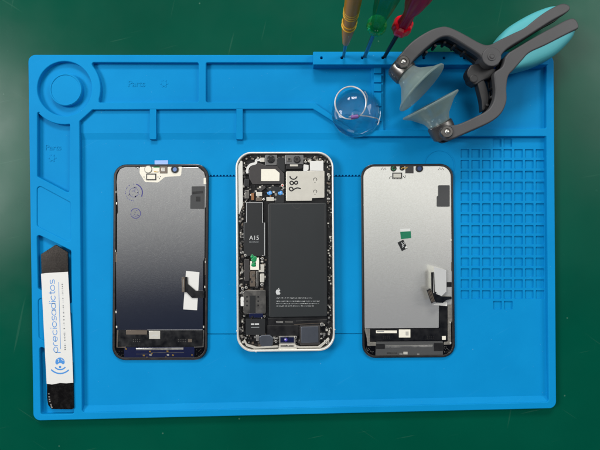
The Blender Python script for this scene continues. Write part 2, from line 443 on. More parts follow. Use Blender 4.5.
# shelf strip along the top of the work area
mb = MB()
sh = [(78.6, 121.3), (91.6, 108.9), (313.2, 108.2), (352, 132.6), (352, 133.2), (78.9, 133.2)]
t = bmesh.new(); a = W(79, 133, 3.6); b = W(352, 133, 3.6); c = W(355, 139.6, ZF + .01); d = W(79.1, 139.6, ZF + .01)
mb.prism(sh, 1.3, 3.6, 'blue')
vs = [t.verts.new(v) for v in (a, b, c, d)]; t.faces.new(vs[::-1]); mb.absorb(t, 'blue')
mb.build('shelf_strip', mat)
for x0 in (149.6, 236.2):
    mb = MB(); v = [W(x0, 108.8, 5.9), W(x0 + 6.5, 108.8, 5.9), W(x0 + 6.5, 136.5, 5.9), W(x0 + 6.5, 139.5, 5.3), W(x0, 139.5, 5.3), W(x0, 136.5, 5.9)]
    mb.solid(v, [Vector((q.x, q.y, 1.3)) for q in v], 'blue', .4); mb.build('divider', mat)
# slot column between the upper trays
mb = MB()
mb.prism(rpoly([(371.5, 63), (383.5, 63), (383.5, 131), (371.5, 131)], .3), 1.3, 4.4, 'blue', .2)
for y0, y1 in ((66, 74), (74, 83), (83, 92), (92, 107), (107, 122)):
    mb.prism([(374, y0 + .7), (381.6, y0 + .7), (381.6, y1 - .7), (374, y1 - .7)], 4.3, 6.0, 'blue', .35)
mb.build('bit_rack', mat)
# sloped inner skirts along bottom and right rims
mb = MB(); t = bmesh.new()
for q in ([W(82, 405.5, ZF + .02), W(546, 395.5, ZF + .02), W(549.5, 402.6, 5.7), W(81.5, 413, 5.7)], [W(545.6, 140, ZF + .02), W(547, 140, 5.5), W(549.6, 402.6, 5.5), W(546, 395.5, ZF + .02)]):
    t.faces.new([t.verts.new(v) for v in q])
bmesh.ops.recalc_face_normals(t, faces=t.faces)
for f in t.faces:
    if f.normal.z < 0: f.normal_flip()
mb.absorb(t, 'blue'); mb.build('sloped_edge', mat)
# tool rest bar with its row of holes
hx = [321.5 + 20.45 * i for i in range(11)]
ZB = 12.0
mb = MB(); mb.plate(rpoly([(313, 51.6), (549, 51.6), (549, 64.6), (313, 64.6)], 1.2), [circ(x, 57.8, 1.35, 14) for x in hx], 1.6, ZB, 'blue', .4)
mb.build('tool_rest', mat)
# faint raised mouldings
for tx, ty, sz in ((127.5, 86.5, 6), (45, 150, 5.5)):
    mb = MB(); mb.text('Parts', tx, ty, sz, ZF + .22, 'blue'); mb.build('raised_lettering', mat)
for cx, cy in ((164, 83.5), (52, 158)):
    mb = MB(); mb.cyl(cx, cy, 2.6, ZF, ZF + .25, 'blue', 0, 12)
    for k in range(6):
        a = k * 1.047; mb.cyl(cx + 3.3 * math.cos(a), cy + 3.3 * math.sin(a), .8, ZF, ZF + .25, 'blue', 0, 6)
    mb.build('raised_emblem', mat)

# ------------------------------------------------------------------ phone displays seen from behind
def bits(mb, pts, z, m, sx=1.2, sy=2.2, h=.35):
    for x, y in pts: mb.box(x - sx / 2, y - sy / 2, x + sx / 2, y + sy / 2, z - .1, z + h, m, .08)

def apart(name, parent, fn, **k):
    mb = MB(); fn(mb); o = mb.build(name, parent, **k); return o

DG = 'phone display assemblies lying face down'
ZS = ZF + .05
# --- left, darker display
d1 = thing('phone_display', W(160.5, 262, ZS), 'dark phone screen lying face down, grey metal back with two violet ink stamps', 'phone screen', DG)
out1 = rpoly([(113.6, 164.3), (208.8, 164.0), (207.2, 360), (112, 360.3)], 13, 10)
apart('frame', d1, lambda m: (m.prism(out1, ZS, ZS + 1.3, 'gloss_black', .4), m.plate(inset(out1, .35), [inset(out1, 2.6)], ZS + 1.2, ZS + 2.3, 'bezel', .3)))
z = ZS + 1.9
pl1 = [(125, 166.8), (137, 166.8), (139, 168), (198, 167.2), (204, 172), (206.2, 180), (205.8, 207), (204.8, 209), (204.6, 258), (203.2, 262), (203, 330), (116.6, 330), (115.2, 312), (116.2, 309), (115.8, 256), (117, 254), (117, 215), (118, 212), (117.3, 196), (116.4, 182), (117.4, 174), (120, 169)]
pl1 = rpoly(pl1, .8, 3)
apart('back_plate', d1, lambda m: m.prism(pl1, ZS + 1, z, 'plate_dark', .15))
apart('adhesive_patch', d1, lambda m: m.prism(rpoly([(140, 165.8), (182, 165.8), (181, 176), (165, 177), (158, 182.5), (145, 182), (139.5, 173)], 2), z - .2, z + .08, 'cream', .05))
for pt_ in [(115.6, 192), (116.6, 203.4), (115.2, 251), (206, 183), (205.5, 262), (204.8, 287), (203.6, 327), (116, 312), (116.6, 327)]:
    apart('edge_clip', d1, lambda m: bits(m, [pt_], z, 'pale_metal', 1.1, 2.2))
for a_, c_ in (((203.6, 178, 206, 184), 'cream'), ((114.2, 252, 116.6, 262), 'brown'), ((205, 258, 206.6, 275), 'brown')):
    apart('edge_clip', d1, lambda m: m.box(*a_, z - .2, z + .1, c_))
for P_, c_ in (([(117.4, 330), (117, 347.2), (126, 347.2)], 'brown'), ([(203.6, 330), (203, 346.8), (194, 347.2)], 'steel')):
    apart('edge_clip', d1, lambda m: m.ribbon(P_, 1.1, z - .5, c_, .3))
def f(m):
    for i in range(16): m.box(x0 := 121 + random.random() * 80, 164.9, x0 + 1 + random.random() * 2, 165.9 + random.random() * .6, z - .3, z + .15, random.choice(['pale_metal', 'bezel', 'brown']))
apart('top_clips', d1, f)
apart('bottom_tape', d1, lambda m: m.prism([(118.4, 329.4), (202.6, 329.4), (202.2, 346.8), (118, 346.8)], ZS + 1, z - .25, 'tape', .1))
apart('flex_board', d1, lambda m: (m.prism(rpoly([(124, 347.4), (194.6, 347), (194.2, 357.6), (124, 358)], 1), ZS + 1, z - .3, 'navy', .1), m.ribbon([(136, 354), (150, 354), (152, 352.5), (184, 352.5)], .35, z - .3, 'steel')))
apart('connector_bar', d1, lambda m: m.box(126, 330.3, 147, 334.6, z - .4, z + .25, 'brown', .1))
apart('chip', d1, lambda m: (m.box(149, 331, 160, 339, z - .4, z + .3, 'pale_metal', .12), m.ribbon([(151, 336.5), (154, 335), (158, 336)], .5, z + .3, 'print')))
apart('heat_strip', d1, lambda m: m.prism([(136, 348.2), (183.4, 347.6), (183.4, 349.6), (136, 350.2)], z - .5, z, 'silver', .15))
def f(m):
    for r in range(2):
        for c in range(4): m.box(133 + c * 2.1, 339.2 + r * 1.9, 133.9 + c * 2.1, 340.2 + r * 1.9, z - .4, z - .15, 'steel')
        for c in range(5): m.box(178 + c * 1.8, 339.2 + r * 1.9, 178.8 + c * 1.8, 340.2 + r * 1.9, z - .4, z - .15, 'steel')
    m.box(188, 339, 192, 342.2, z - .4, z - .15, 'brown')
    for x, y, s in ((150, 351.6, 1.1), (144, 355.6, 1.1), (150.5, 355, 1.4), (152, 353.8, .7), (167.5, 351.4, 1.1), (168, 355, 1.4), (173, 355.3, 1.1), (192, 355, .9), (126, 349, 1.0), (147, 357.2, .5), (166, 357, .5)):
        m.box(x - s * .8, y - s * .6, x + s * .8, y + s * .6, z - .4, z - .1, 'gold' if s < 1.3 else 'silver', .03)
    for i in range(24):
        x, y = (115 + random.random() * 8, 350 + random.random() * 6) if i % 2 else (196 + random.random() * 7, 349 + random.random() * 7)
        m.box(x, y, x + .4, y + .4, ZS + 2, ZS + 2.35, 'steel')
apart('contact_pads', d1, f)
apart('white_sticker', d1, lambda m: m.prism([(186, 271), (199.4, 272.2), (197, 310.2), (183.2, 309.4)], z - .1, z + .18, 'white', .03))
fx = apart('flex_cable', d1, lambda m: m.prism(rpoly([(182.6, 277), (187.2, 277), (187.6, 284), (195.4, 290.8), (204.5, 290.8), (204.5, 298), (192, 298), (186.4, 292.2), (182.6, 292.2)], .8), z + .15, z + 1.3, 'tape', .2))
apart('connector', fx, lambda m: (m.box(181.8, 277.4, 184.6, 292, z + 1.2, z + 2.0, 'brown', .15), m.box(182.8, 279, 183.6, 290.6, z + 1.9, z + 2.15, 'silver')))
cr = apart('camera_ring', d1, lambda m: m.plate(circ(174.6, 169.2, 3.7, 28), [circ(174.6, 169.2, 2.3, 28)], z, z + .9, 'black', .15))
apart('lens', cr, lambda m: m.cyl(174.6, 169.2, 2.35, z, z + .4, 'lens_blue', .1))
def f(m):
    m.cyl(148.1, 169.3, 3.9, z, z + .45, 'steel', .1); m.cyl(148.1, 169.3, 3.3, z + .3, z + .6, 'cream', .08)
    m.box(154, 167, 159.4, 171.6, z, z + .4, 'cream', .08); m.ribbon([(153.5, 167.2), (159.5, 167.2)], .8, z + .45, 'greenpot'); m.ribbon([(154, 171.4), (158, 172)], .7, z + .45, 'gold')
    m.box(159.8, 166.4, 167.2, 173.2, z, z + .5, 'brown', .1); m.box(161.4, 167.6, 165, 171.4, z + .4, z + .7, 'silver', .1)
    m.box(146.2, 173.6, 156.2, 180.2, z, z + .3, 'black', .05); m.box(147.2, 174.6, 155.2, 179.2, z + .2, z + .45, 'cream', .05)
    for x, y in ((144, 177), (145, 179), (158, 177), (159.4, 178.4), (160.4, 176.6), (136, 167.4), (137.6, 168.2), (138.8, 167.2)): m.box(x - .4, y - .4, x + .4, y + .4, z, z + .12, 'black')
apart('earpiece_contacts', d1, f)
fp = apart('foam_pad', d1, lambda m: m.prism(rpoly([(191.6, 186.4), (204.6, 186.2), (204.2, 209), (190.2, 208.8), (190.4, 195.6), (191.6, 195)], .6), z - .1, z + .55, 'foam', .1))
apart('slot', fp, lambda m: (m.box(196, 196.6, 200.4, 201.4, z + .4, z + .62, 'black'), m.prism([(192.4, 191.6), (203, 190.8), (203, 193.2), (192.4, 194.2)], z + .4, z + .62, 'black')))
def f(m):
    # two round stamps, their lettering worn past reading
    for cx, cy, R, big in ((133.8, 192.5, 8.4, 1), (135.6, 213.4, 4.9, 0)):
        for k in range(22 if big else 14):
            a0 = k * 360 / (22 if big else 14) + random.random() * 6
            if random.random() < .72: m.ribbon(arc(cx, cy, R, a0, a0 + (9 if big else 20), 4), .55, z, 'ink' if random.random() < .5 else 'ink_pale')
        for k in range(16 if big else 7):
            a = random.random() * 6.28; q = R * (.2 + .55 * random.random()); x, y = cx + q * math.cos(a), cy + q * math.sin(a)
            m.ribbon(spline([(x, y), (x + random.uniform(-1.4, 1.4), y + random.uniform(-1, 1)), (x + random.uniform(-1.6, 1.6), y + random.uniform(-1, 1))], 3), .45, z + .01, 'ink' if k % 3 == 0 else 'ink_pale')
        if big:
            m.ribbon(arc(cx, cy, R + .2, -75, 28, 14), 1.0, z + .02, 'ink'); m.ribbon(arc(cx, cy, 4.6, 0, 360, 24), .5, z + .01, 'ink_pale')
        else:
            m.ribbon(arc(cx, cy, R, -160, 150, 20), .6, z + .02, 'ink')
apart('ink_stamp', d1, f)
apart('film_tab', d1, lambda m: m.prism([(154.6, 160.4), (168, 160.2), (168, 165.5), (154.6, 165.6)], ZS - .02, ZS + .18, 'film', .03))

# --- right, paler display
d2 = thing('phone_display', W(408, 261, ZS), 'pale phone screen lying face down, whitish metal back with green sticker and white tag', 'phone screen', DG)
out2 = rpoly([(361, 164.2), (453.2, 163.6), (455.2, 357.4), (362.4, 358.2)], 13, 10)
apart('frame', d2, lambda m: (m.prism(out2, ZS, ZS + 1.3, 'gloss_black', .4), m.plate(inset(out2, .35), [inset(out2, 2.4)], ZS + 1.2, ZS + 2.3, 'bezel', .3)))
pl2 = rpoly([(372, 166.4), (384, 166), (388, 165.4), (436, 165.6), (446, 167), (450.4, 171), (451.6, 178), (451.8, 300), (451.6, 304.6), (439, 305), (438.8, 328), (364.6, 328.4), (363.6, 290), (362.8, 250), (363.2, 215), (362.4, 205), (363.2, 190), (363, 176), (365.4, 170)], .9, 3)
apart('back_plate', d2, lambda m: m.prism(pl2, ZS + 1, z, 'plate_light', .15))
apart('bottom_tape', d2, lambda m: (m.prism([(370.4, 329), (447, 328.6), (447.2, 340.6), (370.4, 341.2)], ZS + 1, z - .3, 'tape', .1), m.prism([(439.4, 305.6), (447.4, 305.4), (447.4, 329), (439.4, 329)], ZS + 1, z - .31, 'tape', .1)))
for P_ in ([(447.8, 300), (452.2, 300), (452.6, 320), (451, 323), (451.2, 344.6), (444, 345), (444, 342), (447.8, 341.6)], [(364.4, 328.8), (370, 328.8), (370, 342), (376, 342), (376, 345.8), (367.4, 346), (366.8, 338)]):
    apart('side_bracket', d2, lambda m: m.prism(rpoly(P_, .6), ZS + 1, z - .1, 'alu_in', .12))
for pt_ in [(450.4, 322.6), (363.2, 205), (362.8, 228), (450.6, 343), (451.2, 240)]:
    apart('edge_clip', d2, lambda m: bits(m, [pt_], z, 'pale_metal', 1.4, 1.6))
for a_, c_ in (((451.2, 262, 453, 271), 'brown'), ((363, 300, 364.4, 318), 'bezel')):
    apart('edge_clip', d2, lambda m: m.box(*a_, z - .2, z + .1, c_))
def f(m):
    for i in range(14): m.box(x0 := 368 + random.random() * 76, 164.9, x0 + 1 + random.random() * 2, 165.9 + random.random() * .6, z - .3, z + .15, random.choice(['pale_metal', 'bezel', 'brown']))
apart('top_clips', d2, f)
apart('flex_board', d2, lambda m: (m.prism(rpoly([(376, 341.6), (443, 341.2), (443, 355.4), (375.4, 356)], 1), ZS + 1, z - .35, 'foam', .1), m.box(376, 344, 384.8, 349, z - .4, z - .15, 'black', .05), m.box(434, 343, 443.6, 351, z - .4, z - .15, 'black', .05)))
apart('connector_bar', d2, lambda m: (m.box(376, 330.6, 397, 333.2, z - .4, z + .25, 'cream', .1), m.ribbon([(377, 331.5), (384, 331.4)], .8, z + .25, 'print_dim')))
apart('chip', d2, lambda m: (m.box(399, 329.6, 410.4, 337.6, z - .4, z + .3, 'cream', .12), m.box(405.6, 331.4, 408.6, 335.4, z + .2, z + .36, 'pale_metal')))
apart('heat_strip', d2, lambda m: m.prism([(385.4, 345.6), (432.6, 345), (432.6, 347.2), (385.4, 347.8)], z - .5, z, 'silver', .15))
def f(m):
    m.box(442, 336, 445.8, 339.8, z - .4, z - .15, 'cream', .05)
    for i in range(7): m.box(387 + i * 1.5, 352.4, 388 + i * 1.5, 353.8, z - .4, z - .2, 'steel')
    m.box(399.4, 353, 402.6, 355, z - .4, z - .1, 'silver'); m.box(403.4, 351.8, 407.6, 354.4, z - .4, z - .1, 'pale_metal'); m.box(417, 353.6, 419.4, 355, z - .4, z - .1, 'silver')
    for r in range(2):
        for c in range(4): m.box(383 + c * 2, 336 + r * 1.8, 383.8 + c * 2, 337 + r * 1.8, z - .4, z - .2, 'bezel'); m.box(427 + c * 2, 336 + r * 1.8, 427.8 + c * 2, 337 + r * 1.8, z - .4, z - .2, 'bezel')
    for i in range(44):
        x, y = (366 + random.random() * 8, 347 + random.random() * 7) if i % 2 else (444 + random.random() * 8, 346 + random.random() * 7)
        m.box(x, y, x + .4, y + .4, ZS + 2, ZS + 2.35, 'silver')
apart('contact_pads', d2, f)
apart('foam_pad', d2, lambda m: m.prism(rpoly([(438.4, 185.2), (449.8, 185.2), (449.8, 206.6), (437, 206.6), (437, 196.6), (438.4, 195.4)], .9), z - .1, z + .55, 'foam', .1))
apart('green_sticker', d2, lambda m: (m.prism([(400.2, 229), (410, 228.6), (410.4, 231.2), (400.4, 231.8)], z - .1, z + .06, 'white'), m.prism([(400.2, 231.8), (410.8, 231.2), (411.2, 238), (401, 239.2)], z - .1, z + .12, 'green')))
def f(m):
    m.box(399.4, 240.6, 405.8, 250.2, z - .1, z + .25, 'chip', .05, 0, -27)
    m.ribbon([(398.2, 242.6), (401.8, 249.4)], 1.0, z + .1, 'gold')
    for p, q in (((401.5, 242.5), (403, 244.8)), ((402, 246), (404.2, 244.4)), ((402.2, 247.4), (403.6, 246.2)), ((403.6, 242.2), (404.6, 243.6))): m.ribbon([p, q], .7, z + .27, 'print')
    m.box(405, 246.4, 407.4, 248.2, z - .05, z + .3, 'white', 0, 0, -27)
apart('black_sticker', d2, f)
cr = apart('camera_ring', d2, lambda m: m.plate(circ(419.6, 168.4, 3.7, 28), [circ(419.6, 168.4, 2.4, 28)], z, z + .9, 'black', .15))
apart('lens', cr, lambda m: m.cyl(419.6, 168.4, 2.45, z, z + .4, 'lens_navy', .1))
def f(m):
    m.cyl(393.6, 168.4, 3.1, z, z + .35, 'black', .1); m.ribbon(arc(393.6, 168.4, 1.6, 0, 300), .6, z + .36, 'greenpot')
    m.cyl(402.2, 168, 2.6, z, z + .35, 'black', .1); m.ribbon([(401, 169), (403, 167.4), (405.4, 168.6), (407.4, 167)], .9, z + .5, 'gold')
    m.box(405.4, 165.6, 413.6, 173.2, z, z + .4, 'shield', .1)
    m.box(392.4, 172.6, 402.2, 179, z, z + .25, 'black'); m.box(393.4, 173.6, 401.2, 177.6, z + .15, z + .4, 'pale_metal', .05)
    for k in range(6): m.box(393.4 + k * 1.5, 178, 394.2 + k * 1.5, 178.8, z + .2, z + .42, 'silver')
    for x, y in ((389.6, 178), (391, 176.6), (403.6, 176.4), (404.8, 177.6), (405.6, 176)): m.box(x - .4, y - .5, x + .4, y + .5, z, z + .12, 'black')
    for cx in (383.6, 441): m.ribbon([(cx - 2.6, 170), (cx - 1, 167.6), (cx, 170), (cx + 1.6, 167.8), (cx + 2.4, 170)], .5, z, 'black')
apart('earpiece_contacts', d2, f)
# flex standing up off the plate, its white tag on top
zf = lambda x, y: z + 1 + max(0, min(1, (447 - x) / 12)) * 7.5
fx = apart('flex_cable', d2, lambda m: (m.tilted(rpoly([(434, 290.5), (441, 296.4), (451.6, 296.6), (451.6, 299.2), (446.6, 300), (443, 303), (436, 302.6), (431.4, 296)], .8), zf, -.6, 0, 'tape', .15),
     m.tilted([(431.2, 272.4), (434.6, 272), (435, 294), (431.6, 293)], zf, -.5, 0, 'tape', .1), m.box(447, 282, 451.6, 287, z - .1, z + .4, 'tape', .1)))
apart('connector', fx, lambda m: (m.tilted([(426.8, 290), (430.4, 288.4), (435, 301.4), (431.6, 303.4)], zf, -1, .3, 'black', .1), *[m.tilted([(427.6 + k * 1.3, 291 - k * .5), (428.2 + k * 1.3, 290.7 - k * .5), (432.4 + k * 1.1, 302 - k * .6), (431.8 + k * 1.1, 302.4 - k * .6)], zf, .2, .5, 'brown') for k in range(3)]))
apart('white_tag', d2, lambda m: (m.tilted([(434, 266.8), (446, 270), (446.2, 291.6), (441.6, 296), (433.4, 292.8)], lambda x, y: zf(x, y) + .2, -.1, .12, 'white', .03),
     m.prism([(432.6, 305), (440, 301.8), (447, 302), (447.2, 306)], z - .1, z + .2, 'white')))

# ------------------------------------------------------------------ the open phone
ph = thing('open_phone', W(286, 252, ZF), 'opened white phone without its screen, black battery and circuit boards showing', 'phone')
ZT = ZF + 7.4
outp = rpoly([(235.4, 151.8), (333.4, 151.6), (335, 351), (236.8, 352.2)], 16, 12)
hol = rpoly([(237.3, 153.6), (331.8, 153.4), (333.2, 348.9), (238.7, 350.1)], 14.5, 12)
def f(m):
    m.plate(outp, [hol], ZF, ZT, 'alu', .5)
    m.prism(inset(outp, 1), ZF + .1, ZF + 1.2, 'alu_in')
    for x, y in ((236.9, 331), (334.6, 329.6), (256, 351.6)): m.cyl(x, y, .8, ZT - .4, ZT + .1, 'alu', .1, 10)
apart('housing', ph, f)
Z0, Z1 = ZF + 3.2, ZF + 5.6      # midframe level, usual component top
def f(m):
    # midframe: raw metal ledge round the inside, dark pan in the middle
    m.plate(inset(hol, -.4), [rpoly([(243.4, 158), (327.4, 158), (328.6, 343), (244.2, 344)], 9, 6)], ZF + .5, Z0 + .3, 'bezel', .2)
    m.prism(rpoly([(243, 157.5), (328, 157.5), (329, 343.4), (244, 344.4)], 9), ZF + .6, Z0, 'tape')
apart('midframe', ph, f)
def f(m):
    m.plate(rpoly([(236.6, 156), (242.4, 154), (242.6, 204), (238.4, 214), (237.6, 330), (236.8, 330)], 2, 3), [], Z1 - .4, Z1 + .9, 'alu', .2)
    m.ribbon([(236.4 + .3, 160), (236.9, 340)], .8, ZT - .1, 'alu')
# (pale ledge on the left of the cavity)
def ledge(m): m.prism(rpoly([(238, 166), (242.4, 157), (242.8, 205), (239.4, 214), (238.6, 214)], 1.2), Z1 - .8, Z1 + .9, 'alu', .2)
apart('side_ledge', ph, ledge)
def f(m):
    rr = random.Random(3)
    def sc(x0, y0, x1, y1, n, mats, smin=.7, smax=2.4, zlo=-.8, zhi=.5):
        for i in range(n):
            a, b = rr.uniform(smin, smax), rr.uniform(smin, smax); x, y = rr.uniform(x0, x1 - a), rr.uniform(y0, y1 - b)
            m.box(x, y, x + a, y + b, Z0 - .2, Z1 + rr.uniform(zlo, zhi), rr.choice(mats), .1)
    mixed = ['steel', 'silver', 'brown', 'tape', 'black', 'pale_metal', 'shield', 'alu_in']
    sc(238.8, 200, 244.6, 262, 110, mixed); sc(239, 262, 244, 345, 80, mixed + ['tape', 'black'])
    sc(241, 162, 249, 204, 60, mixed + ['shield', 'tape']); sc(249, 185, 285, 203, 60, mixed + ['copper', 'chip', 'tape', 'pale_metal'])
    sc(244, 155.6, 330, 160, 60, ['shield', 'steel', 'alu_in', 'black', 'brown']); sc(326.6, 160, 331, 205, 45, mixed)
    sc(327.4, 205, 332, 300, 70, ['tape', 'black', 'steel', 'pale_metal', 'alu_in'], .6, 1.8); sc(327, 296, 331.6, 335, 30, mixed + ['silver'], .8, 1.8)
    sc(244, 255, 267, 292, 80, ['brown', 'steel', 'shield', 'chip', 'pale_metal', 'tape'], .8, 3)
    sc(243, 313, 267, 348, 60, ['tape', 'black', 'steel', 'silver', 'shield', 'brown'], .8, 2.4)
    sc(266, 336, 302, 348, 50, ['tape', 'black', 'steel', 'silver', 'shield'], .8, 2.4); sc(318, 324, 331, 346, 36, ['tape', 'black', 'silver', 'pale_metal'], .8, 2.4)
    sc(303, 158, 326, 163, 24, ['steel', 'alu_in', 'pale_metal', 'brown'], .8, 2.6)
    for px_, py_, c, d in ((242.6, 345, 330, 344.2), ): pass
    m.prism(rpoly([(244.6, 339), (247, 344), (257, 347), (278, 345.6), (278, 347.6), (254, 348.6), (246.4, 346.2), (243.4, 341)], .6), Z1 - 1, Z1 + .6, 'pale_metal', .15)
    m.prism(rpoly([(296, 345.4), (300, 346.6), (318, 346.4), (324, 342), (328.6, 337), (329.6, 339.6), (320.6, 347.8), (300, 348.2), (294, 347.6)], .6), Z1 - 1, Z1 + .6, 'pale_metal', .15)
apart('circuit_board', ph, f)
bt = apart('battery', ph, lambda m: m.prism(rpoly([(268.2, 203.4), (326.4, 203), (327.2, 316.4), (268.8, 317.4)], 1.6), Z0 - .5, Z1 + .5, 'battery', .5))
def f(m):
    zb = Z1 + .5
    # fruit emblem with its leaf and bite
    cx, cy = 278.2, 291.6; k = 2.7
    P = [(0, -.72), (.35, -.86), (.72, -.78), (.93, -.5), (.66, -.28), (.55, .05), (.7, .4), (.98, .55), (.78, .98), (.42, 1.28), (.08, 1.16), (-.14, 1.16), (-.48, 1.28), (-.84, .95), (-1.04, .38), (-1.02, -.24), (-.74, -.68), (-.36, -.84)]
    m.prism([(cx + a * k * .82, cy + b * k * .92) for a, b in spline(P + [P[0]], 3)[:-1]], zb - .1, zb + .04, 'print')
    m.prism([(cx + a * k * .82, cy + b * k * .92) for a, b in ((0, -.98), (.08, -1.3), (.4, -1.56), (.42, -1.2), (.24, -1.0))], zb - .1, zb + .04, 'print')
    rr = random.Random(11)
    for y, x1 in ((298, 312.4), (301.2, 319.4), (303.6, 319), (306, 314)):      # rows of print too small to read
        x = 276.2
        while x < x1:
            w = rr.uniform(.18, .42)
            m.ribbon([(x, y + rr.uniform(-.2, .2)), (x + w, y + rr.uniform(-.2, .2))], rr.uniform(.5, 1.1), zb, 'print_dim' if rr.random() < .6 else 'print')
            x += w + (rr.uniform(.12, .26) if rr.random() < .84 else .7)
apart('printing', bt, f)
apart('wrap_seam', bt, lambda m: (m.ribbon([(270.2, 205.5), (270.8, 315)], .35, Z1 + .5, 'shield'), m.ribbon([(324.4, 205), (325.2, 314.6)], .35, Z1 + .5, 'shield'), m.ribbon(arc(297, 203.8, 4.6, 10, 170, 14), .4, Z1 + .5, 'shield')))
apart('battery_tab', ph, lambda m: (m.prism([(268, 318.4), (327, 317.6), (327, 325.4), (268, 326)], Z0 - .5, Z0 + .6, 'black', .2), m.ribbon([(302, 315.9), (326, 315.4)], .5, Z1 + .35, 'steel'),  # ribbon at the battery's lower edge is its glint, drawn in steel
     m.box(276, 321.4, 283, 323, Z0, Z0 + .9, 'silver', .1), m.box(285, 321.2, 293, 322.9, Z0, Z0 + .9, 'steel', .1), m.ribbon([(296, 321), (327, 319.6)], .6, Z0 + .7, 'steel'), m.ribbon([(294, 324.5), (322, 323)], .5, Z0 + .7, 'brown')))
apart('speaker_cavity', ph, lambda m: m.prism(rpoly([(266.4, 325.4), (299, 325.4), (299, 336.6), (266.4, 337)], 1.4), Z0 - .4, Z0 + 1.2, 'black', .3))
# upper part
sh = apart('camera_shield', ph, lambda m: m.prism(rpoly([(252, 164.6), (258, 162.6), (266, 165.4), (277, 165.6), (284, 173.4), (284, 184), (252.6, 184.4), (249.6, 179), (249, 170)], 1), Z0, Z1 + .3, 'shield', .25))
apart('cream_label', sh, lambda m: m.prism(rpoly([(261.2, 169), (275, 169), (279.6, 173), (279.4, 181), (261, 181)], .6), Z1 + .2, Z1 + .4, 'cream', .03))
apart('antenna_ribbon', ph, lambda m: m.ribbon(spline([(247.4, 173.4), (247.6, 168.4), (250.4, 164.8), (254.4, 163.6), (256, 162.6), (256.4, 160.2), (260.6, 160)], 5), 2.4, Z1 + .45, 'white'))
cm = apart('camera_module', ph, lambda m: (m.prism(rpoly([(265.4, 154.6), (276.8, 154.6), (276.8, 165.4), (265.4, 165.4)], 1), Z0, Z1 + .8, 'module', .3), m.box(260, 157.6, 264.6, 162, Z0, Z1 + .4, 'pale_metal', .2)))
apart('lens', cm, lambda m: (m.cyl(270.9, 159, 4, Z1, Z1 + 1.5, 'black', .3, 28), m.cyl(270.9, 159, 2.6, Z1 + 1, Z1 + 1.62, 'gloss_black', .1)))
cm = apart('camera_module', ph, lambda m: m.prism(rpoly([(285.2, 154.6), (303.4, 154.6), (303.4, 164.4), (285.2, 164.4)], 1), Z0, Z1 + .7, 'module', .3))
apart('lens', cm, lambda m: (m.cyl(297, 159.3, 3.7, Z1, Z1 + 1.4, 'black', .3, 28), m.plate(circ(297, 159.3, 2.6, 24), [circ(297, 159.3, 1.5, 24)], Z1 + 1.2, Z1 + 1.6, 'shield', .08), m.cyl(297, 159.3, 1.6, Z1 + 1, Z1 + 1.45, 'gloss_black')))
apart('sensor', cm, lambda m: (m.box(287, 157, 291.6, 161.6, Z1, Z1 + 1.1, 'steel', .2), m.box(288.2, 158.2, 290.4, 160.4, Z1 + 1, Z1 + 1.2, 'chip')))
apart('cover_bracket', ph, lambda m: m.prism(rpoly([(277.4, 157.6), (284.6, 157.6), (284.6, 172.6), (281.4, 170.6), (277.4, 165.8)], .6), Z0, Z1 + .55, 'chip', .2))
def f(m):
    m.prism(rpoly([(286.2, 165.4), (302.6, 165.4), (302.6, 168.6), (286.2, 169)], .5), Z0, Z1 + .2, 'black', .1); m.box(290, 164, 298, 166.4, Z0, Z1 + .5, 'pale_metal', .15)
apart('top_contact', ph, f)
mp = apart('metal_shield', ph, lambda m: m.prism(rpoly([(286, 171.4), (303, 171.4), (309, 170.8), (324.4, 170.8), (324.4, 197.8), (312, 198.2), (312, 200.8), (286, 201)], .8), Z0, Z1 + .5, 'pale_metal', .2))
apart('white_tape', ph, lambda m: (m.prism(rpoly([(310, 161), (323.4, 161), (323.4, 171), (310, 170.6)], .4), Z0, Z1 + .65, 'white', .08), m.prism(rpoly([(303.6, 164.2), (308.6, 165), (308.6, 169.4), (306.4, 171.4), (303.2, 171.2)], .8), Z0, Z1 + .62, 'white', .08)))
def q(p): return (280 + p[0] / 7.5, 145 + p[1] / 7.5)
def f(m):
    zz = Z1 + .5
    m.ribbon(spline([q(p) for p in ((74, 234), (80, 248), (98, 257), (116, 252), (129, 236))], 5), 1.2, zz, 'marker')
    m.ribbon(spline([q(p) for p in ((104, 284), (92, 298), (78, 292), (76, 278), (90, 272), (104, 284), (118, 294), (131, 288), (130, 275), (118, 272), (104, 284))], 5), 1.2, zz, 'marker')
    m.ribbon(spline([q(p) for p in ((100, 338), (84, 344), (70, 332), (76, 318), (92, 320), (100, 334), (112, 328), (132, 322), (156, 328))], 5), 1.2, zz, 'marker')
apart('handwritten_number', mp, f)
def f(m):
    for y in (179.6, 191.6):
        m.ribbon(arc(315.2, y, 1.7, 150, 400, 14), .5, Z1 + .5, 'black'); m.box(314.6, y + 2.4, 315.4, y + 3.2, Z1, Z1 + .55, 'chip')
apart('spring_clip', mp, f)
